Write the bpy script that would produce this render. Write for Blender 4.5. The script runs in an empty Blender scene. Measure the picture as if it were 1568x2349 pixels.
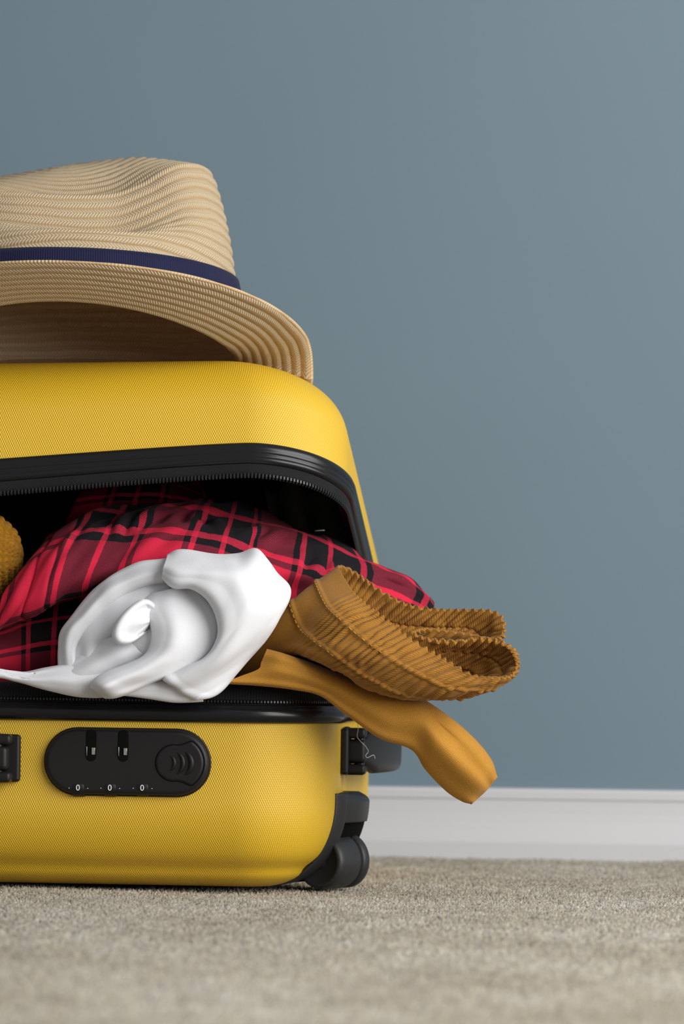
import bpy, bmesh, math, random
import numpy as np
from mathutils import Vector, Matrix

rng = np.random.RandomState(7)
random.seed(7)
SC = bpy.context.scene
COL = SC.collection

# ------------------------------------------------------------------ camera, world, lights, exposure
F, W_, H_ = 8800.0, 1568.0, 2349.0          # focal length in pixels, frame size
HX, HY = 784.0, 1528.0                      # where the optical axis meets the frame
CAM = np.array([0.0, -2.2, 0.132])
ROLL = math.radians(0.80)
cam_data = bpy.data.cameras.new('camera')
cam = bpy.data.objects.new('camera', cam_data)
COL.objects.link(cam)
cam_data.sensor_fit = 'VERTICAL'
cam_data.sensor_height = 36.0
cam_data.sensor_width = 24.0
cam_data.lens = F / H_ * 36.0
cam_data.shift_y = (HY - H_ / 2) / H_
cam_data.clip_start = 0.05
cam.location = CAM
cam.matrix_world = Matrix.Translation(CAM) @ Matrix(((math.cos(ROLL), -math.sin(ROLL), 0), (0, 0, -1), (math.sin(ROLL), math.cos(ROLL), 0))).to_4x4()
cam_data.dof.use_dof = True
cam_data.dof.focus_distance = 2.2
cam_data.dof.aperture_fstop = 9.5
SC.camera = cam

world = bpy.data.worlds.new('room_light')
SC.world = world
world.use_nodes = True
world.node_tree.nodes['Background'].inputs[0].default_value = (0.93, 0.96, 1.0, 1)
world.node_tree.nodes['Background'].inputs[1].default_value = 0.30

def area(name, loc, target, size, size_y, power, color):
    l = bpy.data.lights.new(name, 'AREA')
    l.shape = 'RECTANGLE'; l.size = size; l.size_y = size_y
    l.energy = power; l.color = color
    o = bpy.data.objects.new(name, l); COL.objects.link(o)
    o.location = loc
    o.rotation_euler = (Vector(target) - Vector(loc)).to_track_quat('-Z', 'Y').to_euler()
    return o
area('window_daylight', (1.45, -1.18, 0.82), (0.0, 0.1, 0.2), 1.9, 1.5, 66, (1.0, 0.99, 0.975))

SC.view_settings.view_transform = 'Standard'
SC.view_settings.look = 'None'
SC.view_settings.gamma = 1.0
SC.view_settings.use_curve_mapping = False
SC.view_settings.exposure = 0.0

# ------------------------------------------------------------------ helpers
RIGHT = np.array([math.cos(ROLL), 0, math.sin(ROLL)])
UP = np.array([-math.sin(ROLL), 0, math.cos(ROLL)])
FWD = np.array([0, 1.0, 0])

def P(px, py, y):
    """World point that stands at depth y (metres behind the suitcase front) on the sight line of a photograph pixel."""
    d = y - CAM[1]
    return CAM + d * ((px - HX) / F * RIGHT + (HY - py) / F * UP + FWD)

def PA(rows):
    return np.array([[P(*p) for p in r] for r in rows])

def new_obj(name, me, parent=None):
    o = bpy.data.objects.new(name, me)
    COL.objects.link(o)
    if parent is not None:
        o.parent = parent
    return o

def mesh_obj(name, verts, faces, mat, parent=None, smooth=True, uv=None):
    me = bpy.data.meshes.new(name)
    me.from_pydata([tuple(v) for v in np.asarray(verts, float)], [], [tuple(int(i) for i in f) for f in faces])
    if smooth:
        me.polygons.foreach_set('use_smooth', [True] * len(me.polygons))
    if uv is not None:
        lay = me.uv_layers.new(name='UVMap')
        idx = np.empty(len(me.loops), int); me.loops.foreach_get('vertex_index', idx)
        lay.data.foreach_set('uv', np.asarray(uv, float)[idx].ravel())
    me.materials.append(mat)
    me.update()
    return new_obj(name, me, parent)

def empty(name, loc, rz=0):
    o = bpy.data.objects.new(name, None)
    COL.objects.link(o)
    o.location = loc; o.rotation_euler = (0, 0, rz)
    o.empty_display_size = 0.05
    return o

def tag(o, label=None, cat=None, kind=None, group=None):
    if label: o['label'] = label
    if cat: o['category'] = cat
    if kind: o['kind'] = kind
    if group: o['group'] = group
    return o

def cr(c, n, closed=False):
    """Catmull-Rom resampling of control points along axis 0."""
    c = np.asarray(c, float); k = len(c)
    if closed:
        t = np.linspace(0, k, n, endpoint=False)
        i = np.floor(t).astype(int); f = (t - i)
        g = lambda j: c[(i + j) % k]
    else:
        t = np.linspace(0, k - 1, n)
        i = np.minimum(np.floor(t).astype(int), k - 2); f = t - i
        ext = np.concatenate([[2 * c[0] - c[1]], c, [2 * c[-1] - c[-2]]])
        g = lambda j: ext[i + 1 + j]
    f = f.reshape((-1,) + (1,) * (c.ndim - 1))
    p0, p1, p2, p3 = g(-1), g(0), g(1), g(2)
    return 0.5 * (2 * p1 + (p2 - p0) * f + (2 * p0 - 5 * p1 + 4 * p2 - p3) * f ** 2 + (3 * p1 - p0 - 3 * p2 + p3) * f ** 3)

def surf(ctrl, nu, nv, cu=False, cv=False):
    a = cr(ctrl, nu, cu)
    return np.swapaxes(cr(np.swapaxes(a, 0, 1), nv, cv), 0, 1)

def normals(G, cu=False, cv=False):
    def d(A, ax, closed):
        if closed:
            return np.roll(A, -1, ax) - np.roll(A, 1, ax)
        return np.gradient(A, axis=ax)
    n = np.cross(d(G, 0, cu), d(G, 1, cv))
    return n / (np.linalg.norm(n, axis=2, keepdims=True) + 1e-12)

def arclen(G):
    du = np.zeros(G.shape[:2]); dv = np.zeros(G.shape[:2])
    du[1:] = np.cumsum(np.linalg.norm(np.diff(G, axis=0), axis=2), axis=0)
    dv[:, 1:] = np.cumsum(np.linalg.norm(np.diff(G, axis=1), axis=2), axis=1)
    return du, dv

def grid_faces(n, m, cu=False, cv=False, off=0):
    i = np.arange(n if cu else n - 1); j = np.arange(m if cv else m - 1)
    I, J = np.meshgrid(i, j, indexing='ij')
    I2, J2 = (I + 1) % n, (J + 1) % m
    return (np.stack([I * m + J, I2 * m + J, I2 * m + J2, I * m + J2], -1) + off).reshape(-1, 4)

def grid_obj(name, G, mat, parent=None, cu=False, cv=False, uv=None, thick=0.0, offset=-1.0):
    n, m = G.shape[:2]
    if uv is None:
        du, dv = arclen(G); uv = np.stack([du, dv], -1)
    o = mesh_obj(name, G.reshape(-1, 3), grid_faces(n, m, cu, cv), mat, parent, True, np.asarray(uv).reshape(-1, 2))
    if thick:
        s = o.modifiers.new('thickness', 'SOLIDIFY'); s.thickness = thick; s.offset = offset
    return o

class Bag:
    """Several grids gathered into ONE mesh."""
    def __init__(s): s.v, s.f, s.uv, s.n = [], [], [], 0
    def grid(s, G, cu=False, cv=False, uv=None):
        n, m = G.shape[:2]
        if uv is None:
            du, dv = arclen(G); uv = np.stack([du, dv], -1)
        s.v.append(G.reshape(-1, 3)); s.uv.append(np.asarray(uv).reshape(-1, 2))
        s.f.append(grid_faces(n, m, cu, cv, s.n)); s.n += n * m
    def fan(s, ring):
        k = len(ring); c = ring.mean(0)
        s.v.append(np.vstack([ring, c[None]])); s.uv.append(np.zeros((k + 1, 2)))
        s.f.append(np.array([[s.n + i, s.n + (i + 1) % k, s.n + k, s.n + k] for i in range(k)])); s.n += k + 1
    def obj(s, name, mat, parent=None, smooth=True):
        faces = [tuple(dict.fromkeys(f)) for f in np.vstack(s.f).tolist()]
        return mesh_obj(name, np.vstack(s.v), faces, mat, parent, smooth, np.vstack(s.uv))

_tab = rng.rand(256, 256)
def vnoise(x, y, seed=0):
    x = np.asarray(x, float) + seed * 37.7; y = np.asarray(y, float) + seed * 17.3
    xi = np.floor(x).astype(int); yi = np.floor(y).astype(int)
    fx = x - xi; fy = y - yi
    fx = fx * fx * (3 - 2 * fx); fy = fy * fy * (3 - 2 * fy)
    t = lambda a, b: _tab[a % 256, b % 256]
    return ((t(xi, yi) * (1 - fx) + t(xi + 1, yi) * fx) * (1 - fy) + (t(xi, yi + 1) * (1 - fx) + t(xi + 1, yi + 1) * fx) * fy) * 2 - 1

def tube_grid(path, rad, seg=12, flat=1.0, up=(0, 0, 1)):
    path = np.asarray(path, float); n = len(path)
    rad = np.broadcast_to(np.asarray(rad, float), (n,))
    t = np.gradient(path, axis=0); t /= np.linalg.norm(t, axis=1, keepdims=True) + 1e-12
    a = np.cross(t, np.array(up, float)); a /= np.linalg.norm(a, axis=1, keepdims=True) + 1e-12
    b = np.cross(a, t)
    ph = np.linspace(0, 2 * np.pi, seg, endpoint=False)
    return path[:, None] + rad[:, None, None] * (np.cos(ph)[None, :, None] * a[:, None] + flat * np.sin(ph)[None, :, None] * b[:, None])

def bm_obj(name, bm, mat, parent=None, smooth=True):
    me = bpy.data.meshes.new(name); bm.normal_update(); bm.to_mesh(me); bm.free()
    if smooth:
        for p in me.polygons: p.use_smooth = True
    me.materials.append(mat)
    return new_obj(name, me, parent)

def rbox(name, c, s, mat, parent, bev=0.002, rot=None, seg=2):
    bm = bmesh.new()
    bmesh.ops.create_cube(bm, size=1.0)
    bmesh.ops.scale(bm, vec=s, verts=bm.verts)
    bmesh.ops.bevel(bm, geom=bm.edges[:], offset=bev, segments=seg, affect='EDGES', profile=0.5)
    if rot is not None: bmesh.ops.rotate(bm, cent=(0, 0, 0), matrix=Matrix.Rotation(rot, 3, 'Z'), verts=bm.verts)
    bmesh.ops.translate(bm, vec=c, verts=bm.verts)
    o = bm_obj(name, bm, mat, parent)
    o.modifiers.new('shade', 'WEIGHTED_NORMAL')
    return o

def lathe(name, prof, mat, parent, M, seg=48):
    """prof: (radius, along) pairs, turned round local +Z, moved by matrix M."""
    ph = np.linspace(0, 2 * np.pi, seg, endpoint=False)
    G = np.array([[(r * math.cos(a), r * math.sin(a), z) for a in ph] for r, z in prof])
    G = np.array([[M @ Vector(p) for p in row] for row in G])
    return grid_obj(name, G, mat, parent, cv=True)

# ------------------------------------------------------------------ materials
class NT:
    def __init__(s, name, rough=0.6, color=(0.5, 0.5, 0.5), spec=0.5, metal=0.0, sheen=0.0):
        s.m = bpy.data.materials.new(name); s.m.use_nodes = True
        s.t = s.m.node_tree; s.b = s.t.nodes['Principled BSDF']; s.out = s.t.nodes['Material Output']
        s.b.inputs['Base Color'].default_value = (*color, 1)
        s.b.inputs['Roughness'].default_value = rough
        s.b.inputs['Specular IOR Level'].default_value = spec
        s.b.inputs['Metallic'].default_value = metal
        s.b.inputs['Sheen Weight'].default_value = sheen
        s.b.inputs['Sheen Roughness'].default_value = 0.4
    def node(s, typ, **kw):
        n = s.t.nodes.new(typ)
        for k, v in kw.items(): setattr(n, k, v)
        return n
    def put(s, sock, v):
        if isinstance(v, bpy.types.NodeSocket): s.t.links.new(v, sock)
        elif isinstance(v, tuple) and len(v) == 3 and sock.type == 'RGBA': sock.default_value = (*v, 1)
        else: sock.default_value = v
    def math(s, op, a, b=0.0, c=0.0):
        n = s.node('ShaderNodeMath', operation=op)
        s.put(n.inputs[0], a); s.put(n.inputs[1], b); s.put(n.inputs[2], c)
        return n.outputs[0]
    def uv(s):
        n = s.node('ShaderNodeUVMap'); n.uv_map = 'UVMap'
        x = s.node('ShaderNodeSeparateXYZ'); s.t.links.new(n.outputs[0], x.inputs[0])
        return n.outputs[0], x.outputs[0], x.outputs[1]
    def obj(s):
        return s.node('ShaderNodeTexCoord').outputs['Object']
    def noise(s, vec, scale, detail=3, rough=0.5):
        n = s.node('ShaderNodeTexNoise'); n.inputs['Scale'].default_value = scale
        n.inputs['Detail'].default_value = detail; n.inputs['Roughness'].default_value = rough
        if vec is not None: s.t.links.new(vec, n.inputs['Vector'])
        return n.outputs['Fac']
    def mix(s, f, a, b):
        n = s.node('ShaderNodeMix', data_type='RGBA')
        s.put(n.inputs[0], f); s.put(n.inputs[6], a); s.put(n.inputs[7], b)
        return n.outputs[2]
    def ramp(s, f, stops, interp='LINEAR'):
        n = s.node('ShaderNodeValToRGB'); n.color_ramp.interpolation = interp
        e = n.color_ramp.elements
        while len(e) < len(stops): e.new(0.5)
        for el, (p, c) in zip(e, stops): el.position = p; el.color = (*c, 1)
        s.put(n.inputs[0], f)
        return n.outputs[0]
    def bump(s, h, dist, strength=1.0):
        n = s.node('ShaderNodeBump'); n.inputs['Distance'].default_value = dist; n.inputs['Strength'].default_value = strength
        s.put(n.inputs['Height'], h)
        s.t.links.new(n.outputs[0], s.b.inputs['Normal'])
    def col(s, c): s.put(s.b.inputs['Base Color'], c)
    def sin01(s, x, k):   # sine wave 0..1 of x times k
        return s.math('MULTIPLY_ADD', s.math('SINE', s.math('MULTIPLY', x, k)), 0.5, 0.5)

TAU = 2 * math.pi
def mat_shell():
    n = NT('yellow_shell', 0.46, spec=0.65)
    uv, u, v = n.uv()
    h = n.math('MULTIPLY', n.math('SINE', n.math('MULTIPLY', u, TAU / 0.00135)), n.math('SINE', n.math('MULTIPLY', v, TAU / 0.0027)))
    n.bump(h, 0.00024, 0.6)
    f = n.math('MULTIPLY_ADD', h, 0.5, 0.5)
    n.col(n.mix(f, (0.63, 0.375, 0.010), (0.73, 0.465, 0.024)))
    return n.m
def mat_plain(name, color, rough, spec=0.5, metal=0.0, nscale=0, nstr=0.0):
    n = NT(name, rough, color, spec, metal)
    if nscale: n.bump(n.noise(n.obj(), nscale, 3), 0.0003, nstr)
    return n.m
def mat_cloth(name, c0, c1, twill=0.001, rough=0.9, sheen=0.15, mode='twill', strength=0.5, dist=0.0003):
    n = NT(name, rough, spec=0.15, sheen=sheen)
    uv, u, v = n.uv()
    k = TAU / twill
    if mode == 'twill': h = n.sin01(n.math('MULTIPLY_ADD', v, 0.55, u), k)
    elif mode == 'rib': h = n.sin01(u, k)
    else: h = n.math('MULTIPLY', n.sin01(u, k), n.sin01(v, k))
    nz = n.noise(uv, 900, 3)
    h2 = n.math('MULTIPLY_ADD', nz, 0.6, h)
    n.bump(h2, dist, strength)
    big = n.noise(uv, 40, 3)
    f = n.math('MULTIPLY_ADD', h, 0.55, n.math('MULTIPLY_ADD', nz, 0.5, n.math('MULTIPLY_ADD', big, 0.5, -0.35)))
    n.col(n.mix(n.math('MAXIMUM', n.math('MINIMUM', f, 1.0), 0.0), c0, c1))
    return n.m
def mat_plaid():
    n = NT('red_black_plaid', 0.92, spec=0.08, sheen=0.02)
    uv, u, v = n.uv()
    g = lambda q: (q, q, q)
    stops = [(0.0, g(0)), (0.21, g(.75)), (0.255, g(0)), (0.47, g(.75)), (0.515, g(0)), (0.555, g(.5)), (0.90, g(0)), (0.95, g(.75))]
    per = 0.060
    wob = n.math('MULTIPLY', n.math('SUBTRACT', n.noise(uv, 900, 2), 0.5), 0.01)
    fu = n.math('FRACT', n.math('ADD', n.math('MULTIPLY', u, 1 / per), n.math('ADD', wob, 20.0)))
    fv = n.math('FRACT', n.math('ADD', n.math('MULTIPLY', v, 1 / per), n.math('ADD', wob, 20.0)))
    A = n.ramp(fu, stops, 'CONSTANT'); B = n.ramp(fv, stops, 'CONSTANT')
    tw = n.sin01(n.math('ADD', u, v), TAU / 0.0007)
    wv = n.math('MULTIPLY_ADD', n.math('ADD', tw, n.noise(uv, 1600, 2)), 0.30, -0.30)
    lv = n.math('ADD', n.math('ADD', A, B), wv)
    n.col(n.ramp(lv, [(0.16, (0.012, 0.010, 0.012)), (0.40, (0.11, 0.015, 0.026)), (0.62, (0.19, 0.018, 0.033)), (0.80, (0.40, 0.020, 0.045)), (0.95, (0.58, 0.021, 0.052))]))
    n.bump(n.math('ADD', tw, n.noise(uv, 700, 3)), 0.00015, 0.35)
    return n.m
def mat_straw(name, dark, light, rowv=True):
    n = NT(name, 0.62, spec=0.3)
    uv, u, v = n.uv()                        # u in metres round the hat, v in rows of braid
    fr = n.math('FRACT', v)
    side = n.math('ABSOLUTE', n.math('SUBTRACT', fr, 0.5))
    w = n.math('ADD', n.math('MULTIPLY', u, 1 / 0.0018), n.math('MULTIPLY', side, 2.6))
    st = n.sin01(w, TAU)
    gap = n.math('MINIMUM', n.math('MULTIPLY', n.math('SUBTRACT', 0.5, side), 9.0), 1.0)   # 0 at the row seams
    mid = n.math('MINIMUM', n.math('MULTIPLY_ADD', side, 9.0, 0.35), 1.0)
    nz = n.noise(uv, 700, 3)
    h = n.math('MULTIPLY', n.math('MULTIPLY', n.math('POWER', st, 0.6), gap), mid)
    n.bump(n.math('MULTIPLY_ADD', nz, 0.25, h), 0.0008, 0.85)
    f = n.math('MULTIPLY_ADD', h, 0.75, n.math('MULTIPLY', n.noise(uv, 150, 4), 0.42))
    c = n.mix(n.math('MINIMUM', f, 1.0), dark, light)
    n.col(c)
    tr = n.node('ShaderNodeBsdfTranslucent'); n.put(tr.inputs[0], (0.85, 0.40, 0.08))
    mx = n.node('ShaderNodeMixShader'); mx.inputs[0].default_value = 0.26
    n.t.links.new(n.b.outputs[0], mx.inputs[1]); n.t.links.new(tr.outputs[0], mx.inputs[2])
    n.t.links.new(mx.outputs[0], n.out.inputs[0])
    return n.m
def mat_carpet():
    n = NT('beige_carpet', 0.97, spec=0.05, sheen=0.1)
    pos = n.node('ShaderNodeNewGeometry').outputs['Position']
    a = n.noise(pos, 60, 5, 0.66)
    b = n.noise(pos, 9, 3)
    c = n.noise(pos, 420, 3, 0.7)
    f = n.math('ADD', n.math('MULTIPLY', a, 0.9), n.math('ADD', n.math('MULTIPLY', b, 0.6), n.math('MULTIPLY_ADD', c, 0.9, -0.70)))
    n.col(n.ramp(f, [(0.18, (0.25, 0.200, 0.145)), (0.44, (0.43, 0.375, 0.290)), (0.62, (0.52, 0.470, 0.385)), (0.84, (0.66, 0.64, 0.575))]))
    n.bump(n.noise(pos, 900, 3), 0.0006, 0.5)
    return n.m
def mat_wall():
    n = NT('slate_blue_paint', 0.75, spec=0.25)
    pos = n.node('ShaderNodeNewGeometry').outputs['Position']
    a = n.noise(pos, 5, 3)
    n.col(n.mix(a, (0.137, 0.191, 0.229), (0.150, 0.209, 0.249)))
    n.bump(n.noise(pos, 260, 3), 0.0003, 0.15)
    return n.m

M_shell = mat_shell()
M_gloss = mat_plain('glossy_black_plastic', (0.009, 0.009, 0.010), 0.26, 0.35)
M_black = mat_plain('satin_black_plastic', (0.011, 0.010, 0.0105), 0.45, 0.28, nscale=900, nstr=0.08)
M_grey = mat_plain('worn_black_rubber', (0.020, 0.020, 0.021), 0.48, 0.45, nscale=700, nstr=0.15)
M_tape = mat_cloth('black_zipper_tape', (0.006, 0.006, 0.007), (0.02, 0.02, 0.021), 0.0009, 0.8, 0.05)
M_tooth = mat_plain('black_nylon_coil', (0.014, 0.014, 0.015), 0.3, 0.5)
M_lining = mat_cloth('black_lining', (0.012, 0.012, 0.013), (0.024, 0.024, 0.025), 0.0012, 0.7, 0.05)
M_hole_shade = mat_plain('recess_shade_black', (0.003, 0.003, 0.003), 0.8, 0.08)  # shade inside slots, button seam and wheel well, put into the colour
M_metal = mat_plain('bright_metal', (0.62, 0.58, 0.50), 0.32, 0.5, 1.0)
M_digit = mat_plain('white_digit_paint', (0.75, 0.75, 0.74), 0.5)
M_straw = mat_straw('straw_braid', (0.58, 0.375, 0.150), (0.96, 0.850, 0.610))
M_straw_under = M_straw
M_band = mat_cloth('navy_grosgrain', (0.007, 0.008, 0.030), (0.019, 0.022, 0.068), 0.0012, 0.75, 0.1, 'rib', 0.6)
M_white = mat_cloth('white_rib_jersey', (0.71, 0.715, 0.74), (0.77, 0.775, 0.80), 0.0008, 0.9, 0.1, 'rib', 0.14, 0.00012)
M_plaid = mat_plaid()
M_trouser = mat_cloth('brown_twill', (0.22, 0.092, 0.013), (0.45, 0.212, 0.038), 0.0009, 0.9, 0.12, 'twill', 0.4)
M_ochre = mat_cloth('ochre_twill', (0.37, 0.168, 0.021), (0.62, 0.315, 0.058), 0.0009, 0.88, 0.12, 'check', 0.4)
M_thread = mat_plain('orange_thread', (0.50, 0.24, 0.02), 0.6)
M_redthread = mat_plain('red_thread', (0.33, 0.012, 0.03), 0.7)
M_knit = mat_cloth('mustard_wool', (0.27, 0.115, 0.006), (0.58, 0.275, 0.014), 0.0011, 0.98, 0.04, 'check', 0.7)
M_carpet = mat_carpet()
M_wall = mat_wall()
M_trim = mat_plain('white_gloss_trim', (0.51, 0.51, 0.525), 0.35, 0.4)

# ------------------------------------------------------------------ the setting
def axis_lines(lo, a, b, hi, step, coarse):
    return np.unique(np.round(np.concatenate([np.arange(lo, a, coarse), np.arange(a, b, step), np.arange(b, hi + 1e-6, coarse)]), 5))
WALL_Y = 0.485
gx = axis_lines(-1.6, -0.36, 0.36, 1.8, 0.006, 0.12)
gy = axis_lines(-2.6, -0.9, WALL_Y + 0.02, WALL_Y + 0.02, 0.006, 0.12)
X, Y = np.meshgrid(gx, gy, indexing='ij')
Zf = -0.0022 + 0.0009 * vnoise(X * 60, Y * 60, 1) + 0.0010 * vnoise(X * 18, Y * 18, 2)
floor = grid_obj('floor', np.stack([X, Y, Zf], -1), M_carpet)
tag(floor, 'beige mottled short pile carpet under the suitcase', kind='structure')
# carpet pile: short loops of yarn, each a small lump of its own
def carpet_pile():
    V_all = []
    def tufts(st, hh, rr, x0, x1, y0, y1, keep):
        A, B = np.meshgrid(np.arange(x0, x1, st), np.arange(y0, y1, st), indexing='ij')
        px = (A + rng.uniform(-1, 1, A.shape) * st * 0.5).ravel(); py = (B + rng.uniform(-1, 1, A.shape) * st * 0.5).ravel()
        k = keep(px, py); px, py = px[k], py[k]
        n = len(px)
        base = -0.0026 + 0.0010 * vnoise(px * 18, py * 18, 2)
        h = hh * (1 + 0.4 * rng.uniform(-1, 1, n)); r = rr * (1 + 0.3 * rng.uniform(-1, 1, n))
        lx, ly = rng.normal(0, 0.0007, n), rng.normal(0, 0.0007, n); ang = rng.uniform(0, TAU, n)
        V = np.zeros((n, 5, 3))
        for q in range(4):
            a = ang + q * math.pi / 2
            V[:, q] = np.stack([px + r * np.cos(a), py + r * np.sin(a), base + h * 0.25], -1)
        V[:, 4] = np.stack([px + lx, py + ly, base + h], -1)
        V_all.append(V)
    near = lambda x, y: (np.abs(x) < (y + 2.2) / F * 800 + 0.03) & (y > -0.84)
    tufts(0.0020, 0.0024, 0.0016, -0.32, 0.32, -0.84, WALL_Y, near)
    tufts(0.0036, 0.0030, 0.0028, -1.0, 1.1, -1.10, WALL_Y, lambda x, y: ~near(x, y))
    V = np.concatenate(V_all); n = len(V)
    me = bpy.data.meshes.new('carpet_pile')
    t = (np.array([(q, (q + 1) % 4, 4) for q in range(4)])[None] + (np.arange(n) * 5)[:, None, None]).reshape(-1, 3)
    me.vertices.add(n * 5); me.vertices.foreach_set('co', V.ravel())
    me.loops.add(t.size); me.loops.foreach_set('vertex_index', t.ravel().astype(np.int32))
    me.polygons.add(len(t)); me.polygons.foreach_set('loop_start', (np.arange(len(t)) * 3).astype(np.int32))
    me.polygons.foreach_set('use_smooth', [True] * len(t))
    me.materials.append(M_carpet); me.update(calc_edges=True); me.validate()
    return tag(new_obj('carpet_pile', me, floor), kind='stuff')
carpet_pile()
wall = bpy.data.meshes.new('wall_back')
bm = bmesh.new(); bmesh.ops.create_cube(bm, size=1.0)
bmesh.ops.scale(bm, vec=(4.0, 0.1, 2.5), verts=bm.verts); bmesh.ops.translate(bm, vec=(0.1, WALL_Y + 0.05, 1.24), verts=bm.verts)
tag(bm_obj('wall_back', bm, M_wall, None, False), 'plain slate blue painted wall behind the suitcase', kind='structure')
# baseboard: profile (out from the wall, height) run along the wall
prof = [(0.0, 0.0485), (0.0055, 0.0485), (0.0070, 0.0478), (0.0076, 0.0462), (0.0077, 0.0412), (0.0068, 0.0400), (0.0069, 0.0370), (0.0074, 0.0310), (0.0084, 0.0250), (0.0098, 0.0195), (0.0114, 0.0150), (0.0126, 0.0118), (0.0129, 0.0105), (0.0129, -0.004), (0.0, -0.004)]
G = np.array([[(x, WALL_Y - o, z) for o, z in prof] for x in np.linspace(-1.8, 2.0, 3)])
bb = grid_obj('baseboard_back', G, M_trim)
for p in bb.data.polygons: p.use_smooth = False
tag(bb, 'low white moulded baseboard along the blue wall', kind='structure')

# ------------------------------------------------------------------ suitcase
TH = math.radians(4.5)
case = empty('suitcase', (-0.006, -0.007, 0.0), -TH)
tag(case, 'yellow hard shell suitcase lying half open on the carpet, stuffed with clothes', 'suitcase')
LEN, DEP, RC = 0.56, 0.36, 0.055
def to_case(p):
    q = np.asarray(p, float) - np.array([-0.006, -0.007, 0.0])
    c, s = math.cos(TH), math.sin(TH)
    return np.stack([q[..., 0] * c - q[..., 1] * s, q[..., 0] * s + q[..., 1] * c, q[..., 2]], -1)

def outline(ins, n_side=(60, 26), n_c=26, rk=1.0):
    """Rounded rectangle seen from above, shrunk by ins; starts at the middle of the back, runs over the left end to the front and on. Returns points and stable lengths along it."""
    x0, x1, y0, y1 = -LEN + ins, -ins, ins, DEP - ins
    r = max(RC - ins * rk, 0.004)
    pts, s = [], []
    r0 = RC
    def line(a, b, n, la):
        for t in np.linspace(0, 1, n, endpoint=False): pts.append((a[0] + (b[0] - a[0]) * t, a[1] + (b[1] - a[1]) * t)); s.append(la[0] + (la[1] - la[0]) * t)
    def arc(cx, cy, a0, a1, la):
        for t in np.linspace(0, 1, n_c, endpoint=False):
            a = a0 + (a1 - a0) * t
            pts.append((cx + r * math.cos(a), cy + r * math.sin(a))); s.append(la[0] + (la[1] - la[0]) * t)
    h = math.pi / 2
    L, D, Q = LEN - 2 * r0, DEP - 2 * r0, h * r0
    xm = -LEN / 2
    c = 0.0
    line((xm, y1), (x0 + r, y1), n_side[0] // 2, (c, c + L / 2)); c += L / 2
    arc(x0 + r, y1 - r, h, 2 * h, (c, c + Q)); c += Q
    line((x0, y1 - r), (x0, y0 + r), n_side[1], (c, c + D)); c += D
    arc(x0 + r, y0 + r, 2 * h, 3 * h, (c, c + Q)); c += Q
    line((x0 + r, y0), (x1 - r, y0), n_side[0], (c, c + L)); c += L
    arc(x1 - r, y0 + r, 3 * h, 4 * h, (c, c + Q)); c += Q
    line((x1, y0 + r), (x1, y1 - r), n_side[1], (c, c + D)); c += D
    arc(x1 - r, y1 - r, 0, h, (c, c + Q)); c += Q
    line((x1 - r, y1), (xm, y1), n_side[0] // 2, (c, c + L / 2)); c += L / 2
    pts.append(pts[0]); s.append(c)
    return np.array(pts), np.array(s)

def shell_grid(profile, fn=None, rk=1.0):
    """profile: list of (inset, height, run); fn maps (x, y, z) arrays onto the finished shape."""
    rows, uv = [], []
    for ins, z, v in profile:
        p, s = outline(ins, rk=rk)
        rows.append(np.column_stack([p, np.full(len(p), z)])); uv.append(np.column_stack([s, np.full(len(s), v)]))
    G = np.array(rows)
    if fn is not None: G = fn(G)
    return G, np.array(uv)

# lower half
Z_RIM = 0.0995
def low_profile(off=0.0):
    a, b = 0.042, 0.050
    pr = [(off, Z_RIM), (off, 0.09), (off, 0.075), (off, 0.062)]
    for f in np.linspace(0, 84, 22):
        f = math.radians(f)
        ins = a * (1 - math.cos(f)); z = 0.0525 - b * math.sin(f)
        ins += 0.0030 * math.exp(-((math.degrees(f) - 50) / 7.0) ** 2)       # the moulded step near the base
        pr.append((ins + off, z + off * 0.8))
    pr += [(0.06 + off, 0.0022 + off), (0.12, 0.0022 + off), (0.176, 0.0022 + off)]
    out, v = [], 0
    for i, (x, z) in enumerate(pr):
        if i: v += math.hypot(x - pr[i - 1][0], z - pr[i - 1][1])
        out.append((x, z, v))
    return out
G, uv = shell_grid(low_profile())
grid_obj('lower_shell', G, M_shell, case, uv=uv)
G, uv = shell_grid(low_profile(0.004))
tag(grid_obj('lining', G, M_lining, case, uv=uv), 'black lining of the lower half')

def ring(name, prof, mat, fn=None, parent=case):
    """prof: (outward offset, height) closed section run round the suitcase outline."""
    rows = []
    for o, z in prof:
        p, s = outline(-o)
        rows.append(np.column_stack([p, np.full(len(p), z)]))
    G = np.array(rows)
    if fn is not None: G = fn(G)
    return grid_obj(name, G, mat, parent, cu=True)

ring('rim', [(-0.006, 0.0985), (0.0015, 0.0985), (0.0036, 0.0995), (0.0046, 0.1020), (0.0046, 0.1045), (0.0036, 0.1066), (0.0026, 0.1070), (0.0026, 0.1082), (0.0012, 0.1090), (-0.006, 0.1090)], M_gloss)
ring('zipper_tape', [(-0.004, 0.1085), (0.0, 0.1085), (-0.0005, 0.1120), (-0.0035, 0.1165), (-0.0065, 0.1200), (-0.0085, 0.1205), (-0.0075, 0.117)], M_tape)

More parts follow.
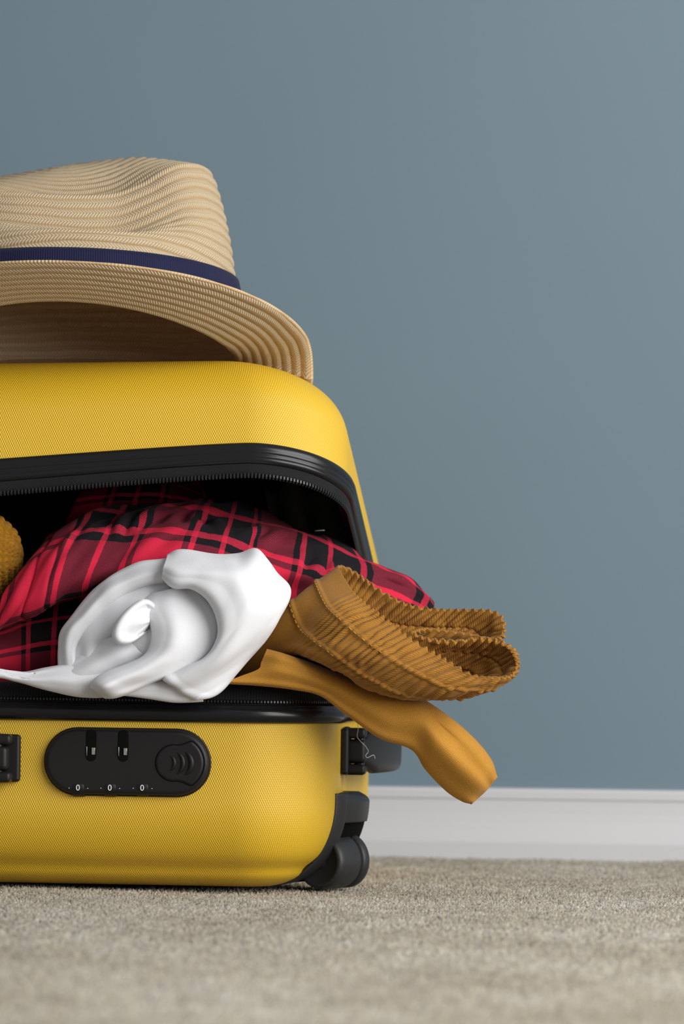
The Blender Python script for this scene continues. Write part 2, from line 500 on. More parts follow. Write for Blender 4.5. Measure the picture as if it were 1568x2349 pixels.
def zip_teeth(name, off, z, fn=None, step=0.0020, hgt=0.0016):
    p, s = outline(-off, (240, 90), 60)
    S = np.concatenate([[0], np.cumsum(np.linalg.norm(np.diff(p, axis=0), axis=1))])
    n = int(S[-1] / step)
    t = np.arange(n) * step
    q = np.column_stack([np.interp(t, S, p[:, 0]), np.interp(t, S, p[:, 1])])
    tan = np.roll(q, -1, 0) - np.roll(q, 1, 0); tan /= np.linalg.norm(tan, axis=1, keepdims=True)
    out = np.column_stack([tan[:, 1], -tan[:, 0]])
    V, Fc = [], []
    zz = [-hgt, -hgt * 0.5, hgt * 0.5, hgt]; oo = [-0.0003, 0.0010, 0.0010, -0.0003]; hw = 0.00052
    for i in range(n):
        b = len(V)
        for a, o in zip(zz, oo):
            for w in (-hw, hw):
                V.append((q[i, 0] + out[i, 0] * o + tan[i, 0] * w, q[i, 1] + out[i, 1] * o + tan[i, 1] * w, z + a))
        for k in range(3): Fc.append((b + 2 * k, b + 2 * k + 1, b + 2 * k + 3, b + 2 * k + 2))
        for w in (0, 1): Fc.append((b + w, b + 2 + w, b + 4 + w, b + 6 + w))
    V = np.array(V)
    if fn is not None: V = fn(V[None])[0]
    o = mesh_obj(name, V, Fc, M_tooth, case, smooth=False)
    return tag(o, kind='stuff')
zip_teeth('zipper_teeth', 0.0002, 0.1108, None, 0.0019, 0.0012)

# lid: the same outline, hinged along the back edge and propped open by the clothes
AL = math.radians(21.4)
def lid_fn(G):
    x, y, z = G[..., 0], G[..., 1], G[..., 2]
    t = np.clip(z / 0.08, 0, 1)
    bend = np.clip(-0.045 - x, 0, 0.24)
    bend = bend ** 2 / (bend + 0.03)
    z2 = z - bend * (0.105 * (1 - t) + 0.022 * t) * (1 - 0.8 * y / DEP)
    y2 = DEP - DEP * math.cos(AL) + y * math.cos(AL) + z2 * math.sin(AL)
    z3 = 0.117 + DEP * math.sin(AL) - y * math.sin(AL) + z2 * math.cos(AL)
    return np.stack([x + 0.0005 + 0.012 * y / DEP - 0.06 * np.clip(z - 0.012, 0, 1) * np.clip(1 + x / 0.3, 0, 1), y2, z3], -1)
def lid_profile(off=0.0):
    a = 0.042
    pr = [(off, 0.0115), (off, 0.02), (off, 0.03), (off, 0.04)]
    for f in np.linspace(4, 90, 24):
        f = math.radians(f)
        pr.append((a * (1 - math.cos(f)) + off, 0.04 + (a - off) * math.sin(f)))
    for i, t in enumerate((0.055, 0.08, 0.11, 0.14, 0.176)):
        pr.append((t + off if t < 0.17 else t, 0.082 - off))
    out, v = [], 0
    for i, (x, z) in enumerate(pr):
        if i: v += math.hypot(x - pr[i - 1][0], z - pr[i - 1][1])
        out.append((x, z, v))
    return out
def dome(G):
    y = G[..., 1]; ins = np.minimum(np.minimum(y, DEP - y), np.minimum(-G[..., 0], LEN + G[..., 0]))
    e = np.clip((ins - 0.042) / 0.09, 0, 1); e = e * e * (3 - 2 * e)
    G = G.copy(); G[..., 2] += 0.030 * e * (G[..., 2] > 0.06)
    return lid_fn(G)
G, uv = shell_grid(lid_profile(), dome, 0.2)
grid_obj('lid_shell', G, M_shell, case, uv=uv)
G, uv = shell_grid(lid_profile(0.0045), dome, 0.2)
tag(grid_obj('lid_lining', G, M_lining, case, uv=uv), 'black lining inside the lid')
ring('lid_rim', [(-0.006, 0.0130), (0.0012, 0.0130), (0.0032, 0.0122), (0.0040, 0.0105), (0.0040, 0.0075), (0.0032, 0.0066), (0.0040, 0.0058), (0.0040, 0.0045), (0.0032, 0.0038), (0.0040, 0.0030), (0.0034, 0.0006), (0.0010, -0.0003), (-0.006, -0.0003)], M_gloss, lid_fn)
ring('lid_zipper_tape', [(-0.003, 0.0005), (0.0012, 0.0005), (0.0010, -0.0035), (0.0003, -0.0075), (-0.0006, -0.0075), (-0.0015, -0.003)], M_tape, lid_fn)
zip_teeth('lid_zipper_teeth', 0.0006, -0.0072, lid_fn, 0.00205, 0.0017)
# folded divider cloth and pocket inside the lid
ctrl = []
for i, x in enumerate(np.linspace(-0.056, -0.010, 9)):
    ctrl.append([(x, 0.10 + 0.01 * math.sin(i * 1.7), 0.030), (x, 0.13, 0.020 + 0.003 * math.sin(i * 2.1)), (x, 0.17, 0.022), (x, 0.215, 0.018 + 0.004 * math.sin(i)), (x, 0.27, 0.026)])
G = surf(np.array(ctrl), 70, 40)
G[..., 2] += 0.0015 * vnoise(G[..., 0] * 90, G[..., 1] * 60, 3)
tag(grid_obj('lid_divider', lid_fn(G), M_lining, case, thick=0.001), 'black fabric divider sagging inside the lid')
hg = np.array([[(x, DEP + 0.002 * math.cos(a), 0.1125 + 0.007 * math.sin(a)) for a in np.linspace(-1.4, 1.4, 6)] for x in np.linspace(-LEN + 0.07, -0.07, 12)])
grid_obj('hinge_strip', hg, M_tape, case, thick=0.001)

pl = lathe('zipper_pull', [(0.0, -0.0032), (0.0007, -0.0032), (0.0010, -0.0026), (0.0010, 0.0026), (0.0007, 0.0032), (0.0, 0.0032)], M_metal, case, Matrix.Translation(Vector(to_case(P(733, 1217, 0.105)))) @ Matrix.Rotation(1.45, 4, 'Y'), 16)
pl['label'] = 'small bright metal zipper pull'
# combination lock on the front
LX, LZ, LL, LH = -0.1165, 0.0752, 0.0945, 0.0372
def stadium(l, h, n=18, sharp=0.0):
    r = h / 2; p = []
    for k in range(n + 1):
        a = -math.pi / 2 + math.pi * k / n; p.append((l / 2 - r + r * math.cos(a), r * math.sin(a)))
    for k in range(n + 1):
        a = math.pi / 2 + math.pi * k / n; p.append((-l / 2 + r + r * math.cos(a), r * math.sin(a)))
    return p
def plate(name, pts, y_back, y_front, mat, parent, cx=0, cz=0, round_=0.0015, steps=3):
    """A solid plate standing off the front wall (towards -Y), its front edge rounded."""
    pts = np.array(pts); c = pts.mean(0)
    nrm = np.roll(pts, -1, 0) - np.roll(pts, 1, 0); nrm = np.column_stack([nrm[:, 1], -nrm[:, 0]]); nrm /= np.linalg.norm(nrm, axis=1, keepdims=True) + 1e-9
    rows = [np.column_stack([pts[:, 0] + cx, np.full(len(pts), y_back), pts[:, 1] + cz])]
    for k in range(steps + 1):
        a = math.pi / 2 * k / steps
        q = pts - nrm * round_ * (1 - math.cos(a))
        rows.append(np.column_stack([q[:, 0] + cx, np.full(len(q), y_front + round_ - round_ * math.sin(a)), q[:, 1] + cz]))
    q = q - nrm * round_ * 0.25
    rows.append(np.column_stack([q[:, 0] + cx, np.full(len(q), y_front), q[:, 1] + cz]))
    G = np.array(rows); b = Bag(); b.grid(G, cv=True)
    V = np.vstack([G.reshape(-1, 3)]); m = len(pts)
    faces = grid_faces(len(rows), m, False, True).tolist() + [tuple((len(rows) - 1) * m + i for i in range(m))]
    o = mesh_obj(name, V, faces, mat, parent)
    o.data.polygons[len(faces) - 1].use_smooth = False
    bm = bmesh.new(); bm.from_mesh(o.data); bmesh.ops.recalc_face_normals(bm, faces=bm.faces[:]); bm.to_mesh(o.data); bm.free()
    o.modifiers.new('shade', 'WEIGHTED_NORMAL')
    return o
lock = plate('combination_lock', stadium(LL, LH), 0.001, -0.0055, M_black, case, LX, LZ, 0.0026, 5)
tag(lock, 'black oval combination lock with three dials reading zero')
seam = plate('lock_base', stadium(LL + 0.0022, LH + 0.0022), 0.002, -0.0016, M_black, lock, LX, LZ, 0.0006, 2)
def circ(r, n=30, sx=1.0): return [(r * sx * math.cos(TAU * k / n), r * math.sin(TAU * k / n)) for k in range(n)]
for px in (210, 284):
    x = to_case(P(px, 1720, 0.0))[0]
    h = plate('puller_slot_shade', stadium(0.0215, 0.0062, 8), -0.0045, -0.0058, M_hole_shade, lock, 0, 0, 0.0003, 1)  # no real hole: a raised plate, the slot's shade painted near-black
    for v in h.data.vertices:
        a, z = v.co.x, v.co.z; v.co.x = x + z; v.co.z = LZ + LH / 2 - 0.0092 + a * 0.85
    for sgn, wd, hh in ((0.55, 0.0019, 0.0040), (-0.98, 0.0003, 0.0052)):
        rbox('puller_catch', (x + sgn * 0.0031 * 0.8, -0.0060, LZ + LH / 2 - 0.0125), (wd, 0.0008, hh), M_metal, lock, 0.0001)
def text_mesh(name, s, size, mat, parent, loc):
    cu = bpy.data.curves.new(name, 'FONT'); cu.body = s; cu.size = size; cu.align_x = 'CENTER'; cu.align_y = 'CENTER'; cu.extrude = 0.00015
    t = bpy.data.objects.new(name, cu); COL.objects.link(t)
    dg = bpy.context.evaluated_depsgraph_get(); me = bpy.data.meshes.new_from_object(t.evaluated_get(dg))
    bpy.data.objects.remove(t)
    me.name = name; me.materials.clear(); me.materials.append(mat)
    o = new_obj(name, me, parent); o.location = loc; o.rotation_euler = (math.pi / 2, 0, 0)
    return o
for px in (176, 250, 325):
    q = to_case(P(px, 1808, -0.006)); x = q[0]; z = q[2]
    pr = [(0.0, -0.0036), (0.0052, -0.0036), (0.0056, -0.0030), (0.0056, 0.0030), (0.0052, 0.0036), (0.0, 0.0036)]
    lathe('dial', pr, M_black, lock, Matrix.Translation((x, -0.0002, z + 0.0004)) @ Matrix.Rotation(math.pi / 2, 4, 'Y'), 32)
    text_mesh('digit', '0', 0.0048, M_digit, lock, (x, -0.0059, z))
    for s in (-1, 1):
        rbox('dial_mark', (x + s * 0.0054 + 0.0002, -0.0056, z - 0.0002), (0.0006, 0.0005, 0.00035), M_digit, lock, 0.0001)
# sliding release button with its curved seam and three crescent ridges
bx = to_case(P(398, 1748, -0.006))[0]
tear = []
for k in range(25):
    a = math.radians(80 + 200 * k / 24); tear.append((0.0106 * math.cos(a), 0.0106 * math.sin(a)))
tear += [(0.0050, -0.0110), (0.0085, -0.0125)]
tear += [(0.0024 + 0.0150 * math.cos(a), 0.0150 * math.sin(a)) for a in np.linspace(-1.0, 1.0, 15)]
tear += [(0.0085, 0.0125), (0.0050, 0.0110)]
tear = cr(np.array(tear), 120, True)
plate('button_seam', tear * 1.03, -0.0045, -0.00562, M_hole_shade, lock, bx, LZ, 0.0002, 1)
plate('release_button', tear, -0.0045, -0.0064, M_black, lock, bx, LZ, 0.0016, 4)
for k, (r, dx) in enumerate(((0.0046, -0.0040), (0.0066, -0.0010), (0.0070, 0.0035))):
    path = np.array([(bx + dx + r * math.cos(a), -0.0063, LZ + r * 1.05 * math.sin(a)) for a in np.linspace(-1.05, 1.05, 16)])
    rad = 0.0011 * np.sin(np.linspace(0.12, math.pi - 0.12, 16)) ** 0.6 * (1 + 0.25 * k)
    G = tube_grid(path, rad, 10, up=(0, 1, 0)); grid_obj('grip_ridge', G, M_black, lock, cv=True)

# carry handles: on the front (its right end is in view) and on the right end
def handle(name, M, half, label):
    h = bpy.data.objects.new(name, None); COL.objects.link(h); h.parent = case; h.matrix_local = M
    h.empty_display_size = 0.02; h['label'] = label
    # local: x along the handle, y outwards, z up
    for s in (-1, 1):
        o = rbox('base_plate', (s * half, 0.0020, 0), (0.024, 0.0055, 0.0290), M_black, h, 0.0020, seg=3)
        for v in o.data.vertices:
            if (v.co.x - s * half) * s > 0.008: v.co.z *= 0.94
        for zz in (-0.0108, 0.0108):
            rbox('hinge_lug', (s * half, 0.0085, zz), (0.0165, 0.0120, 0.0062), M_black, h, 0.0022, seg=3)
        path = np.array([(s * half, 0.0105, z) for z in np.linspace(-0.0128, 0.0128, 6)])
        b = Bag(); G = tube_grid(path, 0.0032, 14, up=(1, 0, 0)); b.grid(G, cv=True); b.fan(G[0]); b.fan(G[-1]); b.obj('hinge_pin', M_gloss, h)
    for s in (-1, 1):
        rbox('hinge_knuckle', (s * (half - 0.002), 0.0085, 0), (0.017, 0.0125, 0.0142), M_black, h, 0.0030, seg=3)
        rbox('hinge_stop', (s * (half - 0.013), 0.0120, 0), (0.008, 0.0080, 0.0128), M_gloss, h, 0.0020, seg=3)
    rows = []
    for t in np.linspace(-1, 1, 41):
        x = t * (half - 0.001); n = 0.0108 + 0.0135 * (1 - abs(t) ** 2.6)
        hw = 0.0070 + 0.0065 * min(1, (1 - abs(t)) * 5); th = 0.0042
        rows.append([(x, n + th * math.sin(a) * abs(math.sin(a)) ** -0.4, hw * math.copysign(abs(math.cos(a)) ** 0.45, math.cos(a))) for a in np.linspace(0.01, TAU + 0.01, 24, endpoint=False)])
    G = np.array(rows); b = Bag(); b.grid(G, cv=True); b.fan(G[0]); b.fan(G[-1])
    b.obj('grip', M_black, h)
    return h
zc = 0.0745
xr = to_case(P(44, 1730, 0.0))[0]
handle('carry_handle', Matrix.Translation((xr - 0.012 - 0.085, 0.0, 0.0765)) @ Matrix.Rotation(math.pi, 4, 'Z'), 0.085, 'black folding carry handle on the front beside the lock')
handle('end_handle', Matrix.Translation((0.0, 0.178, 0.0815)) @ Matrix.Rotation(-math.pi / 2, 4, 'Z'), 0.092, 'black folding handle on the right end')

# corner wheel in its housing, at the foot of the right end
def low_inset(z):
    if z >= 0.0525: return 0.0
    f = math.asin(min(1, (0.0525 - z) / 0.050)); return 0.042 * (1 - math.cos(f))
def wheel_unit(flip):
    yy = lambda y: DEP - y if flip else y
    w = bpy.data.objects.new('wheel_unit', None); COL.objects.link(w); w.parent = case; w.empty_display_size = 0.02
    w['label'] = 'black corner wheel in its housing'
    zs = np.concatenate([np.linspace(0.0575, 0.040, 8), np.linspace(0.037, 0.0026, 16)])
    rows, rows2 = [], []
    for k, z in enumerate(zs):
        ins = low_inset(z)
        f0 = np.array([-ins - 0.0012, 0.047 + 0.2 * ins, z])
        rows.append([f0 + np.array(q) for q in ((-0.004, 0.004, 0), (0, 0, 0), (0.0024, 0.0006, 0), (0.0062, 0.0060, 0), (0.0068, 0.0095, 0), (0.003, 0.012, 0))])
        if z > 0.0385:
            rise = 1 - 0.35 * max(0, (z - 0.052) / 0.0055) ** 2
            rows2.append([f0 + np.array(q) for q in ((0.003, 0.005, 0), (0.0080 * rise, 0.011, 0), (0.0140 * rise, 0.024, 0), (0.0168 * rise, 0.038, 0), (0.0158 * rise, 0.050, 0), (0.0, 0.052, 0))])
    G = surf(np.array(rows), 48, 26); G[..., 1] = yy(G[..., 1]); grid_obj('wheel_flange', G, M_grey, w, thick=0.0015)
    rows3 = []
    for z in np.linspace(0.041, 0.004, 10):
        ins = low_inset(z); f0 = np.array([-ins - 0.0012, 0.047 + 0.2 * ins, z])
        rows3.append([f0 + np.array(q) for q in ((-0.004, 0.008, 0), (0.002, 0.010, 0), (0.0095, 0.021, 0), (0.0150, 0.036, 0), (0.0146, 0.049, 0), (-0.002, 0.052, 0))])
    G = surf(np.array(rows3), 24, 20); G[..., 1] = yy(G[..., 1]); grid_obj('wheel_recess', G, M_hole_shade, w)
    G = surf(np.array(rows2), 20, 26)
    top = G[:1].copy(); top[..., 0] = -0.003; top[..., 2] -= 0.0005
    G = np.concatenate([top, G]); G[..., 1] = yy(G[..., 1])
    grid_obj('wheel_cover', G, M_grey, w, thick=0.0025)
    R = 0.0164
    c = Vector((-0.0045, yy(0.070), R + 0.0006))
    ax = Vector((0.50, 0.866 * (-1 if flip else 1), 0)).normalized()
    M = Matrix.Translation(c) @ Vector((0, 0, 1)).rotation_difference(ax).to_matrix().to_4x4()
    lathe('wheel', [(0.0, -0.0118), (0.0120, -0.0118), (0.0135, -0.0130), (0.0150, -0.0130), (R * 0.985, -0.0112), (R, -0.0085), (R, 0.0070), (R * 0.97, 0.0085), (0.0, 0.0085)], M_grey, w, M)
    lathe('axle', [(0.0, -0.0122), (0.0040, -0.0122), (0.0046, -0.0116), (0.0046, 0.012), (0.0, 0.012)], M_black, w, M)
    lathe('fork_plate', [(0.0, 0.0108), (R * 0.95, 0.0108), (R, 0.0122), (R, 0.0165), (R * 0.93, 0.0182), (0.0, 0.0182)], M_grey, w, M)
    return w
wheel_unit(False)

# ------------------------------------------------------------------ straw hat
def make_hat():
    hat = empty('straw_hat', (0, 0, 0))
    tag(hat, 'natural straw fedora hat with navy ribbon band resting on the suitcase lid', 'hat')
    k = (2.2 + 0.10) / 2.2
    hat.location = P(160, 815, 0.10); hat.rotation_euler = (math.radians(-7.2), 0, 0); hat.scale = (k, k, k)
    A, B = 0.0950, 0.080
    NP = 320
    ph = np.linspace(0, TAU, NP, endpoint=False)
    C, S = np.cos(ph), np.sin(ph)
    zo = 0.0142 * S ** 2
    ROW = 0.0046
    def top_h(x):     # crown height, higher towards the front (+x)
        return 0.1165 - 0.0045 * np.clip((x - 0.03) / 0.045, 0, 1.5) ** 2 - 0.015 * np.clip((0.040 - x) / 0.09, 0, 1.3) ** 1.2
    sm = lambda a, b2, w: (lambda k: k * k * (3 - 2 * k))(np.clip((w - a) / (b2 - a), 0, 1))
    def crown(t):
        """t 0..1: up the side (0..0.58), over the shoulder, then across the ridged top."""
        side = np.minimum(t / 0.58, 1.0)
        r = 1 - 0.165 * side ** 2.4
        if t > 0.58:
            q = (t - 0.58) / 0.42
            r = 0.835 * (1 - q) ** 0.92
        x = A * r * C; y = B * r * S
        H = top_h(x if t > 0.58 else A * 0.835 * C)
        zz = zo * (1 - side) + (H - 0.005) * (side if t <= 0.58 else 1.0)
        if t > 0.58:
            zz = zz + 0.005 * (1 - (1 - q) ** 3)
        # pinched sides: pushed in and sagging down, leaving a ridge along the middle of the top
        sx = np.where(x > 0.022, 0.040, 0.085)
        gx = np.exp(-((x - 0.022) / sx) ** 2)
        f = np.clip(np.abs(y) / 0.055, 0, 1) ** 1.3
        up = sm(0.050, 0.084, zz)
        dz = 0.026 * gx * up * f
        d = 0.024 * gx * up * f
        y = y - np.sign(S) * np.minimum(d, np.abs(y) * 0.8)
        return np.stack([x, y, zz - dz], -1)
    NR = 28; SUB = 9
    ts = np.linspace(0, 1, NR * SUB + 1)[:-3]
    G = np.array([crown(t) for t in ts])
    # one smooth pass so that shoulder and pinch run into each other, then the ridges of the braid
    for _ in range(6):
        G[1:-1] = 0.5 * G[1:-1] + 0.25 * (G[:-2] + G[2:])
        G[5:] = 0.5 * G[5:] + 0.25 * (np.roll(G[5:], 1, 1) + np.roll(G[5:], -1, 1))
    N = normals(G, False, True)
    if (N[10, :, 0] * C).mean() < 0: N = -N
    v = ts * NR
    wob = 0.12 * vnoise(np.cos(ph)[None] * 6 + v[:, None] * 0.5, np.sin(ph)[None] * 6, 4)
    rowv = v[:, None] + wob
    fr = rowv - np.floor(rowv)
    ridge = 0.0017 * np.clip(np.sin(np.pi * fr), 0, 1) ** 0.6 * (0.6 + 0.6 * (1 - fr))
    G = G + N * ridge[..., None]
    u = ph * 0.085
    uv = np.stack([np.broadcast_to(u, rowv.shape), rowv], -1)
    G = np.concatenate([G, G[:, :1]], 1); uv = np.concatenate([uv, uv[:, :1] + np.array([TAU * 0.085, 0])], 1)
    grid_obj('crown', G, M_straw, hat, uv=uv, thick=0.0016, offset=1.0)
    # brim
    NB = 8; SB = 9
    ss = np.linspace(0, 1, NB * SB + 1)
    Wb = 0.0435
    rows = []
    zout = 0.026 * np.abs(S) ** 0.6 * np.where(S > 0, 0.55, 1.0) - 0.004 * np.clip(C, 0, 1) ** 3 - 0.014 * np.clip(C, 0, 1) ** 2 * np.clip(S * 2 + 0.2, 0, 1) - (0.0135 + 0.006 * C) * np.clip(S, 0, 1) ** 0.8 - 0.0046 * np.clip(S * 5 + 1, 0, 1)
    for s in ss:
        e = s ** 1.25
        rows.append(np.stack([(A + Wb * s) * C, (B + Wb * s) * S, zo * (1 - e) + zout * e], -1))
    G = np.array(rows); N = normals(G, False, True)
    if N[..., 2].mean() < 0: N = -N
    rowv = (ss * NB)[:, None] + 0.10 * vnoise(np.cos(ph)[None] * 7, np.sin(ph)[None] * 7 + ss[:, None] * 3, 6)
    fr = rowv - np.floor(rowv)
    rid = 0.0013 * (0.55 + 0.45 * np.clip(C, 0, 1)) * np.clip(np.sin(np.pi * fr), 0, 1) ** 0.7
    lo = G - N * (0.0006 + rid[..., None]); hi = G + N * (0.0006 + rid[..., None])
    # rolled outer edge
    edge = 0.5 * (lo[-1:] + hi[-1:]) + (G[-1:] - G[-2:-1]) * 0.0 + np.stack([C, S, 0 * C], -1)[None] * 0.0012
    full = np.concatenate([lo, edge, hi[::-1]], 0)
    ruv = np.concatenate([rowv, rowv[-1:] + 0.0, rowv[::-1]], 0)
    uv = np.stack([np.broadcast_to(ph * 0.125, ruv.shape), ruv + 50], -1)
    full = np.concatenate([full, full[:, :1]], 1); uv = np.concatenate([uv, uv[:, :1] + np.array([TAU * 0.125, 0])], 1)
    grid_obj('brim', full, M_straw, hat, uv=uv)
    # ribbon band round the foot of the crown
    rows = []
    for q in np.linspace(0, 1, 10):
        z = zo + 0.001 + (0.0437 - zo - 0.001) * q
        rs = 1 - 0.165 * (z / 0.111) ** 2.4
        o = 0.0026 if 0 < q < 1 else 0.0020
        rows.append(np.stack([(A * rs + o) * C, (B * rs + o) * S, z], -1))
    G = np.array(rows); G = np.concatenate([G, G[:, :1]], 1)
    du = np.concatenate([ph, [TAU]]) * 0.088
    uv = np.stack([np.broadcast_to(du, G.shape[:2]), np.broadcast_to(np.linspace(0, 0.03, 10)[:, None], G.shape[:2])], -1)
    tag(grid_obj('hat_band', G, M_band, hat, uv=uv, thick=0.0012), 'navy ribbed ribbon band')
    return hat
make_hat()

# ------------------------------------------------------------------ clothes
def cloth(bag_or_name, ctrl, nu, nv, wr=0.0, wu=60, wv=60, seed=0, mat=None, parent=None, thick=0.0016, cu=False, cv=False, uv0=(0, 0)):
    G = surf(PA(ctrl) if not isinstance(ctrl, np.ndarray) else ctrl, nu, nv, cu, cv)
    du, dv = arclen(G)
    if wr:
        N = normals(G, cu, cv)
        w = wr * (vnoise(du * wu, dv * wv, seed) + 0.5 * vnoise(du * wu * 2.3, dv * wv * 2.3, seed + 1))
        G = G + N * w[..., None]
    uv = np.stack([np.broadcast_to(du.mean(1, keepdims=True), du.shape) + uv0[0], np.broadcast_to(dv.mean(0, keepdims=True), dv.shape) + uv0[1]], -1)
    if isinstance(bag_or_name, Bag):
        bag_or_name.grid(G, cu, cv, uv); return G
    return grid_obj(bag_or_name, G, mat, parent, cu, cv, uv, thick, 0.0)

def band(st, tuck=0.012, back=0.03, bulge=0.006):
    """st: stations (I, M, O, dI, dM, dO): inner rolled edge, middle, outer edge in photo pixels with their depths. Makes a sheet whose inner edge rolls under and whose outer edge turns back."""
    rows = []
    for I, Mm, O, dI, dM, dO in st:
        I, Mm, O = np.array(I, float), np.array(Mm, float), np.array(O, float)
        L = lambda a, b, t: a + (b - a) * t
        r = [(*L(I, Mm, 0.30), dI + tuck), (*L(I, Mm, 0.04), dI + tuck * 0.55), (*I, dI), (*L(I, Mm, 0.16), dI - bulge * 0.7), (*L(I, Mm, 0.5), (dI - bulge + dM) / 2),
             (*Mm, dM), (*L(Mm, O, 0.6), L(dM, dO, 0.45)), (*L(Mm, O, 0.93), dO - 0.003), (*O, dO + 0.005), (*L(O, Mm, 0.06), dO + back)]
        rows.append(r)
    return rows

# --- plaid shirt
shirt = empty('plaid_shirt', P(400, 1500, 0.10))
tag(shirt, 'red and black plaid shirt crumpled inside the open suitcase', 'shirt')
def under(o, root):
    o.parent = root; o.matrix_parent_inverse = Matrix.Translation(-Vector(root.location)); return o
U = [
 [(120, 1262, .075), (75, 1290, .050), (25, 1335, .030), (8, 1368, .020), (-8, 1408, .018), (-36, 1455, .024), (-20, 1462, .035)],
 [(125, 1225, .085), (98, 1248, .055), (66, 1292, .030), (50, 1340, .014), (38, 1388, .010), (26, 1430, .018), (50, 1430, .032)],
 [(205, 1180, .095), (180, 1205, .060), (150, 1250, .032), (130, 1295, .014), (112, 1350, .008), (105, 1392, .016), (125, 1385, .032)],
 [(300, 1165, .105), (280, 1188, .070), (260, 1225, .040), (240, 1268, .020), (218, 1315, .010), (205, 1350, .018), (220, 1345, .035)],
 [(410, 1155, .115), (395, 1175, .075), (375, 1205, .045), (355, 1248, .024), (335, 1295, .014), (315, 1335, .020), (330, 1340, .04)],
 [(520, 1162, .12), (512, 1182, .080), (500, 1215, .050), (486, 1260, .028), (470, 1312, .018), (450, 1370, .020), (450, 1400, .04)],
 [(610, 1182, .12), (612, 1202, .085), (608, 1238, .055), (600, 1285, .034), (588, 1340, .024), (570, 1400, .024), (560, 1440, .04)],
 [(690, 1215, .115), (700, 1235, .090), (700, 1268, .062), (692, 1315, .044), (680, 1368, .050), (660, 1430, .056), (650, 1470, .05)],
 [(765, 1245, .112), (782, 1265, .095), (788, 1295, .078), (782, 1340, .062), (770, 1390, .066), (750, 1450, .072), (740, 1500, .08)],
 [(840, 1288, .112), (862, 1306, .102), (866, 1330, .098), (856, 1368, .086), (842, 1410, .078), (820, 1460, .074), (810, 1510, .08)],
 [(925, 1335, .120), (940, 1350, .114), (946, 1366, .112), (938, 1392, .104), (922, 1425, .100), (900, 1460, .098), (890, 1500, .10)],
 [(985, 1385, .14), (992, 1390, .132), (992, 1397, .126), (984, 1410, .122), (968, 1432, .120), (950, 1455, .12), (940, 1480, .125)],
]
G = surf(PA(U), 230, 120)
du, dv = arclen(G); N = normals(G)
wv = 0.0034 * vnoise(du * 38 + dv * 26, dv * 14 - du * 6, 11) + 0.0016 * vnoise(du * 95 + dv * 40, dv * 45, 12)
sgn = np.exp(-((dv - 0.060) / 0.014) ** 2)
wv += 0.0017 * sgn * np.sin(du * 420 + 3 * vnoise(du * 60, dv * 40, 13)) * np.clip((du - 0.02) * 40, 0, 1)
wv -= 0.0016 * (np.exp(-((np.arange(230)[:, None] - 28) / 1.3) ** 2) + 0.7 * np.exp(-((np.arange(230)[:, None] - 41) / 1.3) ** 2)) * np.sign(-N[60, 60, 1])
G = G + N * wv[..., None]
col_u = np.linspace(0, 11, 230)[:, None]; row_v = np.linspace(0, 6, 120)[None]
pu = np.interp(col_u, range(12), [-.53, -.35, -.08, .28, .67, 1.15, 1.63, 2.0, 2.35, 2.62, 2.9, 3.05])
pv = np.interp(row_v, range(7), [.02, .24, .41, .555, .74, .92, 1.05]) + 0.15 * np.clip((4.5 - col_u) / 2.5, 0, 1) * np.clip((5.5 - row_v) / 3.5, 0, 1)
uvS = np.stack([(pu + 1) * 0.06 + 0 * pv, (pv + 1) * 0.06], -1)
under(grid_obj('shirt_body', G, M_plaid, None, uv=uvS, thick=0.0012), shirt)
# double row of stitching along the left hem
def stitches(name, pts, mat, parent, root=None, length=0.0022, gap=0.0010, r=0.00035):
    pts = np.asarray(pts); S = np.concatenate([[0], np.cumsum(np.linalg.norm(np.diff(pts, axis=0), axis=1))])
    b = Bag(); t = 0.0
    f = lambda s: np.array([np.interp(s, S, pts[:, k]) for k in range(3)])
    while t + length < S[-1]:
        a, c = f(t), f(t + length); path = np.array([a, a + (c - a) * .15, a + (c - a) * .85, c])
        b.grid(tube_grid(path, [r * .3, r, r, r * .3], 6, up=(0.3, 1, 0.2)), cv=True); t += length + gap
    o = b.obj(name, mat, parent)
    if root is not None: under(o, root)
    return tag(o, kind='stuff')
for frac in (30, 43):
    stitches('hem_stitching', G[frac, 12:100] - N[frac, 12:100] * 0.0 + np.array([0, -0.0009, 0]), M_redthread, None, shirt, 0.0016, 0.0008, 0.0003)
LL_ = [
 [(-1300, 1435, .105), (-1300, 1460, .075), (-1300, 1495, .056), (-1300, 1535, .046), (-1300, 1580, .048)],
 [(-900, 1432, .092), (-900, 1458, .062), (-900, 1490, .044), (-900, 1530, .032), (-900, 1575, .034)],
 [(-480, 1435, .078), (-480, 1460, .048), (-480, 1490, .028), (-480, 1530, .018), (-480, 1575, .020)],
 [(-240, 1430, .070), (-240, 1456, .044), (-240, 1488, .024), (-240, 1530, .016), (-240, 1575, .018)],
 [(-60, 1412, .060), (-60, 1442, .038), (-60, 1480, .018), (-60, 1530, .016), (-60, 1575, .022)],
 [(0, 1350, .062), (0, 1420, .038), (0, 1470, .022), (0, 1520, .018), (0, 1565, .024)],
 [(80, 1330, .048), (75, 1400, .034), (72, 1450, .024), (70, 1510, .018), (70, 1565, .024)],
 [(170, 1310, .050), (160, 1380, .036), (155, 1440, .024), (150, 1500, .020), (148, 1565, .026)],
 [(270, 1290, .055), (265, 1350, .040), (260, 1420, .030), (255, 1490, .026), (250, 1565, .03)],
 [(390, 1290, .06), (390, 1350, .045), (390, 1420, .036), (390, 1490, .032), (390, 1560, .035)],
]
LL_ = [[(x, y, d + 0.022) for x, y, d in r] for r in LL_]
o = cloth('shirt_under_layer', LL_, 170, 60, 0.0016, 30, 40, 21, M_plaid, None, 0.0012); under(o, shirt)
